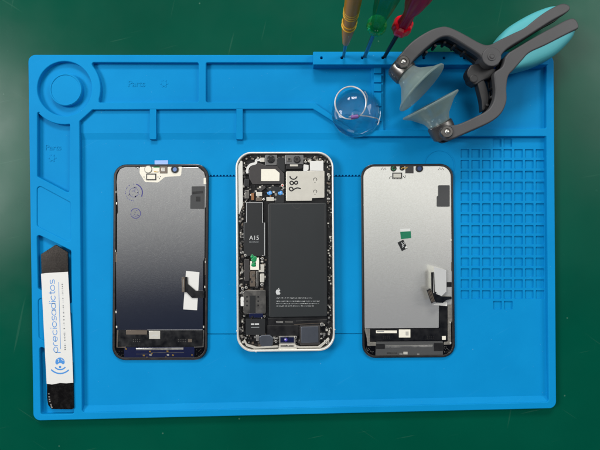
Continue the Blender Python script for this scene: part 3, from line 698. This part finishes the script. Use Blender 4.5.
def f(m):
    m.box(275.4, 189, 284, 203, Z0, Z1 + .2, 'chip', .2, .6); m.box(256, 192, 262, 196.2, Z0, Z1 + .3, 'pale_metal', .15); m.box(251.2, 193, 254, 200, Z0, Z1 + .2, 'copper', .1)
    m.box(266.4, 197, 274, 201, Z0, Z1 + .3, 'pale_metal', .15); m.box(244.8, 190, 249, 198.6, Z0, Z1 + .4, 'steel', .2, .6); m.box(244.2, 179.2, 249, 186.6, Z0, Z1 + .3, 'chip', .2, .6)
    m.prism([(257.4, 189.6), (262.4, 185.6), (266, 187.6), (260.8, 191.6)], Z0, Z1 + .35, 'shield', .1); m.prism([(266.4, 188.4), (272, 186), (280, 187.4), (279, 190.6), (268, 191)], Z0, Z1 + .25, 'chip', .1)
    m.cyl(282.4, 185.4, 1.6, Z0, Z1 + .5, 'pale_metal', .2, 14); m.cyl(282.4, 185.4, .8, Z1, Z1 + .56, 'red', 0, 10)
    m.box(256, 197.4, 262, 201, Z0, Z1 + .15, 'brown', .15); m.cyl(263.6, 199.4, 1.3, Z0, Z1 + .4, 'silver', .2, 12)
apart('connector_row', ph, f)
for bx in (269.4, 280.2):
    def f(m):
        for dx, dy, r in ((-.9, .2, 1.5), (.8, -.5, 1.7), (.2, .9, 1.4), (1.7, .5, 1.0)):
            m.lathe([(0, r * .73), (.16, r * .66), (.3, r * .4), (.34, .05)], W(bx + dx, 193 + dy, Z1 + .2), Vector((0, 0, 1)), 'blob', 14)
        m.cyl(bx + .4, 192.8, .8, Z1 + .3, Z1 + .56, 'film', .1, 8)
    apart('blue_seal', ph, f)
cv = apart('processor_cover', ph, lambda m: (m.prism(P := [(246, 202), (263, 202), (263, 222.2), (265.2, 222.2), (265.2, 256), (243.6, 256), (243.6, 222.2), (246, 222.2)], Z0, Z1 + .5, 'chip', .1), m.ribbon([(246.5, 222.6), (246.5, 202.5), (262.5, 202.5), (262.5, 222.7), (264.7, 222.7), (264.7, 255.5), (262, 255.5)], .5, Z1 + .5, 'print'), m.ribbon([(246.5, 222.4), (244, 222.6), (244, 240)], .45, Z1 + .5, 'print_dim')))
apart('printing', cv, lambda m: (m.text('A15', 249.2, 239.8, 4.2, Z1 + .52, 'print', 0, .03, .98), m.text('BIONIC', 249.2, 242.9, 1.7, Z1 + .52, 'print_dim', 0, .03, 1.2)))
def f(m):
    rr = random.Random(5)
    for i in range(16):
        x, y = 253.4 + rr.gauss(0, .9), 259.5 + rr.gauss(0, 2.4); r = rr.uniform(1.2, 2.3)
        m.lathe([(0, r * .73), (.2, r * .62), (.36, r * .35), (.4, .05)], W(x, y, Z1 + .3), Vector((0, 0, 1)), 'greenpot', 10)
apart('green_potting', ph, f)
apart('brass_bracket', ph, lambda m: m.prism(rpoly([(250.2, 261), (252, 261), (252.4, 266.6), (256, 266.6), (256, 258), (259, 257.6), (259, 270), (250.2, 270)], .5), Z0, Z1 + .3, 'cream', .15))
apart('flex_connector', ph, lambda m: (m.box(244.4, 259, 249.2, 281, Z0, Z1 + .4, 'shield', .3, .6), m.box(249.8, 271, 255.4, 286.6, Z0, Z1, 'brown', .2, .4), m.box(256.2, 271, 258.6, 286.6, Z0, Z1 + .2, 'steel', .2, .4)))
for a in ((260.6, 264.6, 264.2, 272.2), (260, 273.6, 264.2, 282.4)):
    apart('capacitor', ph, lambda m: m.box(*a, Z0, Z1 + .4, 'pale_metal', .2, .8))
sim = apart('sim_reader', ph, lambda m: m.prism(rpoly([(243, 292), (246, 290.2), (265.6, 290), (266, 313.4), (243.4, 313.6)], 1.4), Z0, Z1 + .25, 'steel', .25))
apart('slot', sim, lambda m: (m.box(249.6, 295.6, 255.6, 313, Z1, Z1 + .35, 'chip', .06), *[m.box(x, y, x + 1.6, y + 1.6, Z1, Z1 + .33, 'black') for x in (246.2, 257.4) for y in (296, 300.4, 304.6)]))
apart('white_capsule', ph, lambda m: m.box(240.6, 297, 243.8, 306.2, Z0, Z1 + .5, 'white', .2, 1))
apart('navy_flex', ph, lambda m: m.box(249, 313.4, 263, 317.6, Z0, Z1 + .1, 'navy', .15, .6))
cp = apart('chip', ph, lambda m: m.box(245.8, 318.8, 265.2, 335, Z0, Z1 + .5, 'chip', .15, .4))
apart('printing', cp, lambda m: (m.ribbon([(251, 324.2), (254.2, 324.2)], 1.6, Z1 + .5, 'print'), m.ribbon([(254.8, 324.2), (259, 324.1)], 1.6, Z1 + .5, 'print'), m.ribbon([(251, 327.4), (259.2, 327.3)], .9, Z1 + .5, 'print_dim'), m.ribbon([(246, 318.9), (265, 318.9), (265, 335)], .35, Z1 + .36, 'steel')))
apart('vibration_motor', ph, lambda m: (m.prism(rpoly([(259.2, 336.4), (262, 335), (270, 335), (273.2, 338), (273, 345), (270, 347.6), (262, 347.2), (259.4, 344)], 2), Z0, Z1 + .5, 'speaker', .5), m.box(256, 334.6, 259, 341, Z0, Z1 + .3, 'silver', .2)))
pt = apart('charging_port', ph, lambda m: (m.prism(rpoly([(279, 336.4), (295.4, 336), (295.6, 343.4), (279, 343.8)], .8), Z0, Z1 + .3, 'silver', .2), m.prism(rpoly([(278.6, 344), (295.8, 343.6), (297, 349), (278.6, 349.4)], .5), Z0, Z1 + .1, 'pale_metal', .2), m.box(280.6, 345.4, 293.6, 346.6, Z1 - .3, Z1 + .16, 'black')))
apart('chip', pt, lambda m: (m.box(280.4, 337.2, 294, 342.6, Z1, Z1 + .42, 'navy', .06), m.cyl(285.8, 339.8, 1.7, Z1 + .2, Z1 + .6, 'violet', .15, 12), m.box(284.6, 338.8, 286, 340, Z1 + .4, Z1 + .66, 'print')))
sp = apart('speaker', ph, lambda m: m.prism(rpoly([(299.6, 325.8), (320.2, 325.4), (320.4, 344.8), (299.8, 345.2)], 1), Z0, Z1 + .3, 'shield', .25))
apart('speaker_cover', sp, lambda m: m.prism(rpoly([(301, 326.8), (318.4, 326.4), (318.6, 342.6), (301.2, 343)], .8), Z1, Z1 + .6, 'speaker', .3))
for x, y, r in ((262.2, 258.8, 1.5), (262, 284.6, 1.6), (245.2, 255.4, 1.4), (322, 324.6, 1.8), (325.6, 341.6, 1.6), (295.6, 337.6, 1.5), (276, 341.6, 1.4), (242.6, 288.6, 1.5), (246.2, 299.6 - 12, 1.4), (305.6, 162, 1.2), (328.2, 175, 1.2), (328.6, 199, 1.2), (258, 158.6, 1.2), (264.6, 319.6 - 3, 1.0)):
    apart('screw', ph, lambda m: (m.cyl(x, y, r, Z0, Z1 + .55, 'silver', .2, 16), m.ribbon([(x - r * .5, y), (x + r * .5, y)], .35, Z1 + .56, 'chip'), m.ribbon([(x, y - r * .5), (x, y + r * .5)], .35, Z1 + .57, 'chip')))

# ------------------------------------------------------------------ opening tool with its label
pr = thing('pry_tool', W(56, 330, ZR), 'flat steel pry tool with pointed tip wrapped in a white printed label', 'pry tool')
apart('blade', pr, lambda m: (m.prism(rpoly([(55.6, 244.6), (67.8, 252.2), (68.4, 275), (41.4, 277), (40.8, 254.2)], [1, 1, 0, 0, 1]), ZR + .15, ZR + 1.15, 'dirty', .25),
     m.prism([(42, 276), (67.8, 274), (72.6, 382), (47.4, 383.6)], ZR + .15, ZR + 1.05, 'dirty')))
def f(m):
    m.prism(rpoly([(46.8, 382.6), (73, 381.6), (73.7, 409.4), (51.5, 409.2), (48, 405), (46.8, 398)], [0, 0, 2, 1.5, 1, 1]), ZR + .15, ZR + 1.12, 'charred', .25)
    for x, y in ((48.2, 396.5), (48.6, 399), (49, 401), (50, 404), (50.4, 405.6), (51, 407), (48, 393.4)): m.prism([(x, y), (x + 1.4, y - .3), (x + 1.6, y + .9), (x + .5, y + 1.1)], ZR + 1, ZR + 1.2, 'silver')
apart('blackened_end', pr, f)
lb = apart('label', pr, lambda m: m.prism([(41, 273.8), (45, 273.2), (54, 272.6), (67.9, 271.8), (69.8, 305), (71.8, 345), (73.2, 382.8), (66, 383.4), (60, 383), (52, 384.6), (46.6, 383.8), (44.8, 350), (42.8, 310)], ZR + 1.0, ZR + 1.32, 'white', .1))
# lettering drawn stroke by stroke: unit boxes with x-height 1, reading up the label
def loop(cx=.5, cy=.5, r=.46, a0=0, a1=360): return [(cx + r * math.cos(math.radians(a0 + (a1 - a0) * i / 14)), cy + r * math.sin(math.radians(a0 + (a1 - a0) * i / 14))) for i in range(15)]
GL = {'p': (1.12, [loop(), [(.04, .6), (.04, -.55)]]), 'r': (.72, [[(.06, 0), (.06, .6)] + loop(.5, .52, .44, 170, 75)]),
      'e': (1.12, [[(.06, .5), (.94, .5)] + loop(.5, .5, .45, 0, 315)]), 'c': (1.02, [loop(.5, .5, .46, 48, 312)]), 'i': (.3, [[(.14, 0), (.14, .95)], [(.14, 1.28), (.14, 1.42)]]),
      'o': (1.12, [loop()]), 's': (.86, [[(.74, .88), (.6, .96), (.26, .96), (.1, .84), (.1, .64), (.24, .52), (.58, .47), (.74, .36), (.74, .16), (.6, .04), (.2, .04), (.06, .12)]]),
      'a': (1.12, [loop(), [(.96, .95), (.96, 0)]]), 'd': (1.12, [loop(), [(.96, 1.5), (.96, 0)]]), 't': (.62, [[(.26, 1.4), (.26, .2), (.36, .06), (.56, .04)], [(.02, .95), (.54, .95)]])}
def f(m):
    zz = ZR + 1.33; word = 'preciosadictos'; tot = sum(GL[c][0] for c in word); k = 73.5 / tot; y0 = 352.6; adv = 0
    for c in word:
        w, st = GL[c]
        for s in st:
            P = []
            for a, b in s:
                u = (adv + a) * k; P.append((58.2 - .052 * u - b * 4.5, y0 - u + .0 * b))
            m.ribbon(P, .66, zz, 'logo')
        adv += w
    m.ribbon([(60.6, 349), (58.6, 282)], .5, zz, 'logo')
    rr = random.Random(2); u = 0
    while u < 68:                                         # second line of print, too small to read
        w = rr.uniform(.5, 1.3); x = 65.2 - .045 * u
        m.ribbon([(x, 350 - u), (x - .05, 350 - u - w)], rr.uniform(.9, 1.6), zz, 'print_dim' if rr.random() < .7 else 'print'); u += w + (.8 if rr.random() < .85 else 2.4)
apart('lettering', lb, f)
def f(m):
    zz = ZR + 1.33
    m.prism(arc(60, 362.2, 4.7, 165, 375, 18) + [(63, 364.4), (61.6, 363.4), (60, 363), (58.4, 363.6), (57, 364.8)], ZR + 1.2, zz + .02, 'logo')
    m.ribbon([(57.6, 358.8), (59, 360.4), (58.2, 362)], .6, zz + .04, 'white'); m.ribbon([(61, 358.6), (62.4, 360.2), (63.6, 360.4)], .6, zz + .04, 'white')
    m.prism(circ(60, 367, 1.25, 14), ZR + 1.2, zz + .02, 'logo')
    m.ribbon(arc(60.1, 363, 6.6, 38, 140, 14), 1.25, zz, 'logo'); m.ribbon(arc(60.1, 361.5, 12, 44, 138, 18), 1.4, zz, 'logo')
apart('emblem', lb, f)

# ------------------------------------------------------------------ clear suction cup with its split ring
sc = thing('clear_suction_cup', W(356, 113, ZR), 'small transparent suction cup with a steel split ring lying across the mat trays', 'suction cup')
ctr = W(356, 113.2, ZR)
apart('cup', sc, lambda m: m.lathe([(.1, .1), (.1, 17.2), (.4, 17.9), (1.1, 17.8), (2.6, 17.0), (4.2, 15.4), (5.8, 12.8), (7.0, 9.6), (7.8, 6.2), (8.1, 3), (8.2, .1)], ctr, Vector((0, 0, 1)), 'clear', 64, False))
apart('nub', sc, lambda m: m.lathe([(7.6, 3.0), (8.6, 2.6), (9.6, 2.4), (10.2, 1.8), (10.4, .1)], W(354.6, 116, ZR), Vector((0, 0, 1)), 'clear', 28))
c = W(350.8, 102.4, ZR + 9.6); Rr = 11.2; P = []
for i in range(56):
    a = 6.28318 * i / 56; P.append(c + Vector((Rr * math.cos(a), Rr * math.sin(a), -2.0 * math.sin(a) * -1 - 1.5)))
apart('split_ring', sc, lambda m: m.tube(P, .55, 'ring', 10, True))
apart('hook_pin', sc, lambda m: m.tube([W(351, 117.2, ZR + 9.2), W(358, 116.4, ZR + 9.2)], .0 + 1.5, 'hook', 12))

apart('glint_tube', sc, lambda m: (m.tube([W(x, y, ZR + zz) for x, y, zz in [(a, b, 7.9 if abs(a-358) < 8 else 6.6 if a < 374 else 3.4) for a, b in spline([(349, 117), (356, 115.6), (364, 115.8), (372, 117.2), (378.8, 119.6), (377.6, 125)], 4)]], .45, 'glint_pale', 8),))  # pale tubes shaped after the white glints on the dome
apart('glint_tube', sc, lambda m: m.tube([W(a, b, ZR + 4.4) for a, b in spline([(364.6, 91.4), (366.6, 95), (366.8, 100), (365.6, 106)], 4)], .4, 'glint_pale', 8))

# ------------------------------------------------------------------ suction pliers
pv = thing('suction_pliers', W(470, 75, ZF), 'grey pliers with aqua grips and two facing suction cups, lying across the mat corner', 'suction pliers')
d0 = Vector((145, -80)).normalized()
def zp(x, y): return 30 - 4 * max(0, min(1.1, ((x - 430) * d0.x + (y - 100) * d0.y) / 165))     # height of the upper face, falling towards the grips
armA = spline([(397.5, 57.5), (411, 42.4), (427.7, 31.2), (440.5, 26.6), (449.7, 27), (464.3, 33.8), (481, 43), (490, 44.4), (501, 39), (513.9, 32.8), (525, 27.4), (536, 18.6), (547, 10.8), (561, 3.6), (568.6, 4.6), (570.4, 8.4), (566, 13), (550.5, 21.6), (527, 36.6), (508, 48.4), (500.6, 57), (499, 64), (492, 66.6), (484, 62.6), (480, 55.4), (466, 46), (452.5, 37.8), (446, 36.4), (438, 39), (424, 50), (413.5, 60.5), (409, 67), (402.6, 69), (397.4, 66.4), (395.6, 61.6)], 4)
armB = spline([(509, 52.4), (534, 37.4), (554, 26.4), (570, 18.4), (576.4, 19.6), (579, 27.3), (572, 31.6), (563, 36.2), (545, 45.4), (530, 52.4), (522.4, 60), (513.8, 69.8), (508.6, 76), (506.8, 88), (506.8, 101), (501.6, 113.2), (490.6, 122.2), (472, 130.6), (453.6, 138.6), (446.6, 139.2), (440.2, 134.6), (441, 127.8), (447, 125), (458, 124.2), (476, 116.4), (488, 109.6), (493.6, 101), (495.4, 90), (494.4, 80), (494.6, 72.4), (502.4, 66.4), (505.4, 57)], 4)
def resample(P, n):
    P = [Vector(p) for p in P]; D = [0]
    for a, b in zip(P, P[1:]): D.append(D[-1] + (b - a).length)
    out = []; k = 0
    for i in range(n + 1):
        d = D[-1] * i / n
        while k < len(P) - 2 and D[k + 1] < d: k += 1
        out.append(P[k].lerp(P[k + 1], (d - D[k]) / max(1e-6, D[k + 1] - D[k])))
    return out
gripA = (spline([(497.6, 41), (506, 29.4), (515.7, 21), (534, 10.6), (550, 4.4), (560, 3.4), (565.4, 5.6)], 6), spline([(500, 43.6), (514, 36), (525.4, 31), (536.6, 22.6), (547.6, 14.4), (562, 7), (566, 6.4)], 6))
gripB = (spline([(578.8, 26.6), (577.4, 33.4), (571.6, 41.2), (558.4, 53), (540.4, 61.8), (525.4, 66.2), (512.6, 68.8)], 6), spline([(574, 26), (563, 33), (545, 42), (529, 49), (521.2, 56.6), (513, 66), (510.6, 70)], 6))
for arm in (armA, armB):
    ar = apart('arm', pv, lambda m: m.tilted(arm, zp, -4.5, 0, 'grey_arm', 1.0, 0, 3))
    apart('arm_core', ar, lambda m: (m.tilted(inset(arm, 2.0), zp, -12, -4, 'dark_arm', 0), m.tilted(inset(arm, .4), zp, -15.6, -11.6, 'dark_arm', .6)))
for gp in (gripA, gripB):
    def f(m):
        t = bmesh.new(); n_ = 36; O = resample(gp[0], n_); I = resample(gp[1], n_); R_ = []
        for s_, dz in ((.12, -15.4), (0, -14), (0, -7), (.03, -5), (.1, -3.4), (.22, -2.2), (.4, -1.3), (.65, -.8), (1, -.5), (1, -15.4)):
            R_.append([])
            for i in range(n_ + 1):
                p = O[i].lerp(I[i], s_); R_[-1].append(t.verts.new(W(p.x, p.y, zp(p.x, p.y)) + Vector((0, 0, dz))))
        N_ = len(R_)
        for k in range(N_):
            a_, b_ = R_[k], R_[(k + 1) % N_]
            for i in range(n_): t.faces.new((a_[i], a_[i + 1], b_[i + 1], b_[i]))
        t.faces.new([q_[0] for q_ in R_]); t.faces.new([q_[-1] for q_ in R_][::-1])
        bmesh.ops.recalc_face_normals(t, faces=t.faces); m.absorb(t, 'aqua')
    apart('grip', pv, f, smooth=60)
pb = apart('pivot', pv, lambda m: (m.tilted(circ(491.4, 57, 9.6, 36), zp, -17, .7, 'grey_arm', .6), m.tilted(circ(491.4, 57, 4.2, 24), zp, 0, 1.1, 'grey_arm', .25), m.tilted(circ(491.4, 57, 2.5, 18), zp, 0, 1.25, 'dark_arm', .1), m.tilted(circ(491.4, 57, 1.9, 18), zp, 0, 1.4, 'grey_arm', .2)))
# the sprung catch below the pivot
for x, y in ((428, 50), (437, 43.5), (447, 40), (457, 43.5), (467, 50), (496, 86), (494.5, 96), (490, 104)):
    apart('rib', pv, lambda m: m.tilted(circ(x + .5, y - 1.0, 1.6, 10), zp, -12.5, -5, 'dark_arm', .4))
apart('spring_catch', pv, lambda m: (m.tilted(spline([(474, 62), (484, 60), (492, 64), (500, 66), (496, 74), (486, 78), (479, 82), (474, 78), (470, 70), (474, 62)], 3)[:-1], zp, -13.5, -6, 'dark_arm', .8), m.tilted(spline([(481, 80), (487, 76), (491, 84), (493, 96), (491, 104), (486.6, 108.4), (485.4, 98), (481, 80)], 3)[:-1], zp, -12.5, -6.5, 'dark_arm', .7),
     m.tilted(circ(477, 76, 4.4, 20), zp, -14, -5.4, 'dark_arm', .8)))
def suction(pin, mount, rim, up, flip):
    A = W(mount[0], mount[1], 21.0); B = W(rim[0], rim[1], 21.0); ax = (B - A); L = ax.length; ax = (ax.normalized() + Vector((0, 0, up))).normalized()
    mt = apart('cup_socket', pv, lambda m: m.lathe([(-7.2, 4.5), (-6.8, 6.8), (-5.4, 8.2), (-1, 8.9), (3.2, 8.9), (4.0, 8.3), (4.0, .1)], A, ax, 'socket', 40))
    apart('screw', mt, lambda m: (m.lathe([(0, 4.4), (1.6, 4.3), (2.2, 3.7), (2.3, 2.2), (1.7, 2.0), (1.7, .1)], W(pin[0], pin[1], zp(*pin) - .4), Vector((0, 0, 1)), 'socket', 26), m.lathe([(0, 1.5), (2.0, 1.5), (2.4, 1.0), (2.5, .1)], W(pin[0], pin[1], zp(*pin) - .2), Vector((0, 0, 1)), 'silver', 18)))
    apart('suction_cup', pv, lambda m: m.lathe([(3.6, 7.6), (6, 8.2), (8.5, 9.4), (L * .62, 12.4), (L * .82, 16), (L - 1.4, 19.2), (L - .7, 20.3), (L + .1, 20.6), (L + .7, 20.1), (L + .6, 19.2), (L - .2, 18), (L * .82, 14.2), (L * .66, 11), (10, 7), (9, .1)], A, ax, 'cup', 56, False))
suction((402.9, 62.6), (402.4, 70.6), (420.6, 89.8), .17, 1)
suction((446.2, 132.2), (441.6, 129), (429, 105.6), .12, -1)

# ------------------------------------------------------------------ screwdrivers standing in the tool rest
SG = 'precision screwdrivers standing in the blue tool rest'
def driver(base, top, topz, label):
    B = W(base[0], base[1], ZB - 4); T = W(top[0], top[1], topz); ax = (T - B).normalized()
    r = thing('screwdriver', B, label, 'screwdriver', SG)
    return r, B, ax
r, B, ax = driver((343.2, 58), (353.4, 0), 96, 'slim bronze screwdriver with brass rings, standing upright in the blue tool rest')
apart('shaft', r, lambda m: m.lathe([(0, 1.0), (27, 1.3), (34, 1.4)], B, ax, 'blade', 14))
hd = apart('handle', r, lambda m: m.lathe([(28, 1.9), (29, 2.3), (36, 2.8), (43, 3.5), (50, 4.0), (57, 4.2), (70, 4.4), (84, 4.6), (100, 4.7), (112, 4.5), (116, 4.0), (117, .1)], B, ax, 'bronze', 30))
for dd in (56.5, 61, 71.5, 74.2, 77):
    apart('brass_ring', hd, lambda m: m.lathe([(dd - .5, 3.9), (dd - .4, 4.55), (dd, 4.7), (dd + .4, 4.55), (dd + .5, 3.9)], B, ax, 'brass', 30))
r, B, ax = driver((364.2, 58), (386.6, 0), 97, 'see-through green screwdriver standing between the bronze and the dark red one')
apart('shaft', r, lambda m: m.lathe([(0, 1.35), (50, 1.4), (58, 1.5)], B, ax, 'blade', 16))
def flutes(m, prof, mname, n=8, amp=.09, seg=48):
    u = ax.orthogonal().normalized(); w = ax.cross(u); t = bmesh.new(); R = []
    for d, rr in prof:
        R.append([t.verts.new(B + ax * d + (u * math.cos(a) + w * math.sin(a)) * max(.02, rr * (1 + amp * math.cos(n * a)))) for a in (6.28318 * i / seg for i in range(seg))])
    for a, b in zip(R, R[1:]):
        for i in range(seg): t.faces.new((a[i], a[(i + 1) % seg], b[(i + 1) % seg], b[i]))
    t.faces.new(R[0][::-1]); t.faces.new(R[-1]); bmesh.ops.recalc_face_normals(t, faces=t.faces); m.absorb(t, mname)
apart('collar', r, lambda m: flutes(m, [(52, 3.4), (52.8, 5.2), (55, 6.1), (58, 6.0), (60, 4.8), (60.6, 3.6)], 'acrylic_ring', 14, .03))
apart('handle', r, lambda m: flutes(m, [(56, 4.0), (62, 4.1), (68, 4.3), (78, 5.4), (92, 6.4), (112, 6.6), (122, 5.8), (125, 3)], 'acrylic', 6, .06))
r, B, ax = driver((383.6, 58.4), (417.6, 0), 97, 'screwdriver with dark red handle and black shaft, nearest the grey pliers')
apart('shaft', r, lambda m: m.lathe([(0, 1.25), (50, 1.45), (58, 1.6)], B, ax, 'black_blade', 16))
apart('collar', r, lambda m: flutes(m, [(50.5, 2.6), (51.2, 4.8), (53, 5.9), (57, 6.1), (60, 5.4), (61, 4.2)], 'red_acrylic', 8, .05))
apart('handle', r, lambda m: flutes(m, [(60.5, 4.0), (66, 3.5), (71, 3.2), (76, 3.6), (83, 5.2), (90, 6.2), (100, 6.8), (114, 6.6), (122, 5.6), (125, 3)], 'wine', 6, .09))

# ------------------------------------------------------------------ light
def area(name, loc, target, sx, sy, power, col):
    l = bpy.data.lights.new(name, 'AREA'); l.shape = 'RECTANGLE'; l.size = sx; l.size_y = sy; l.energy = power; l.color = col
    o = bpy.data.objects.new(name, l); COL.objects.link(o); o.location = loc
    o.rotation_euler = (Vector(target) - Vector(loc)).to_track_quat('-Z', 'Y').to_euler()
area('window_light', (-1.42, .3, 1.4), (0, 0, 0), .75, .6, 27, (1, .99, .97))
area('room_lamp', (1.5, .75, 1.4), (0, 0, 0), .8, .8, 15, (1, .98, .95))
area('far_lamp', (-.15, 1.7, 1.35), (0, 0, 0), .8, .4, 25, (1, .98, .95))
area('front_fill', (-.4, -1.6, 1.1), (0, 0, 0), .8, .5, 3.5, (1, .98, .95))  # added fill for the screwdriver fronts, no known source there
w = bpy.data.worlds.new('World'); S.world = w; w.use_nodes = True
nt = w.node_tree; bg = nt.nodes['Background']
tc = nt.nodes.new('ShaderNodeTexCoord'); sx = nt.nodes.new('ShaderNodeSeparateXYZ'); nt.links.new(tc.outputs['Generated'], sx.inputs[0])
rp = nt.nodes.new('ShaderNodeValToRGB'); mr = nt.nodes.new('ShaderNodeMapRange'); mr.inputs['From Min'].default_value = -.15; mr.inputs['From Max'].default_value = .61
nt.links.new(sx.outputs['Y'], mr.inputs['Value']); nt.links.new(mr.outputs[0], rp.inputs[0])
rp.color_ramp.elements[0].color = (.006, .016, .05, 1); rp.color_ramp.elements[1].color = (.2, .2, .2, 1)
e = rp.color_ramp.elements.new(.42); e.color = (1.08, 1.08, 1.04, 1); e = rp.color_ramp.elements.new(.66); e.color = (.34, .34, .33, 1)
nt.links.new(rp.outputs[0], bg.inputs['Color']); bg.inputs['Strength'].default_value = 1.0

# ------------------------------------------------------------------ camera
cd = bpy.data.cameras.new('Camera'); cam = bpy.data.objects.new('Camera', cd); COL.objects.link(cam)
cam.location = (0, 0, H * .001); cam.rotation_euler = (0, 0, 0)
cd.sensor_fit = 'HORIZONTAL'; cd.sensor_width = 36; cd.lens = 36 * F / 600; cd.clip_start = .01; cd.clip_end = 20
S.camera = cam
S.view_settings.view_transform = 'Standard'; S.view_settings.look = 'None'; S.view_settings.exposure = 0; S.view_settings.gamma = 1
S.render.engine = 'CYCLES'
S.cycles.use_denoising = True; S.cycles.transparent_max_bounces = 16; S.cycles.max_bounces = 8
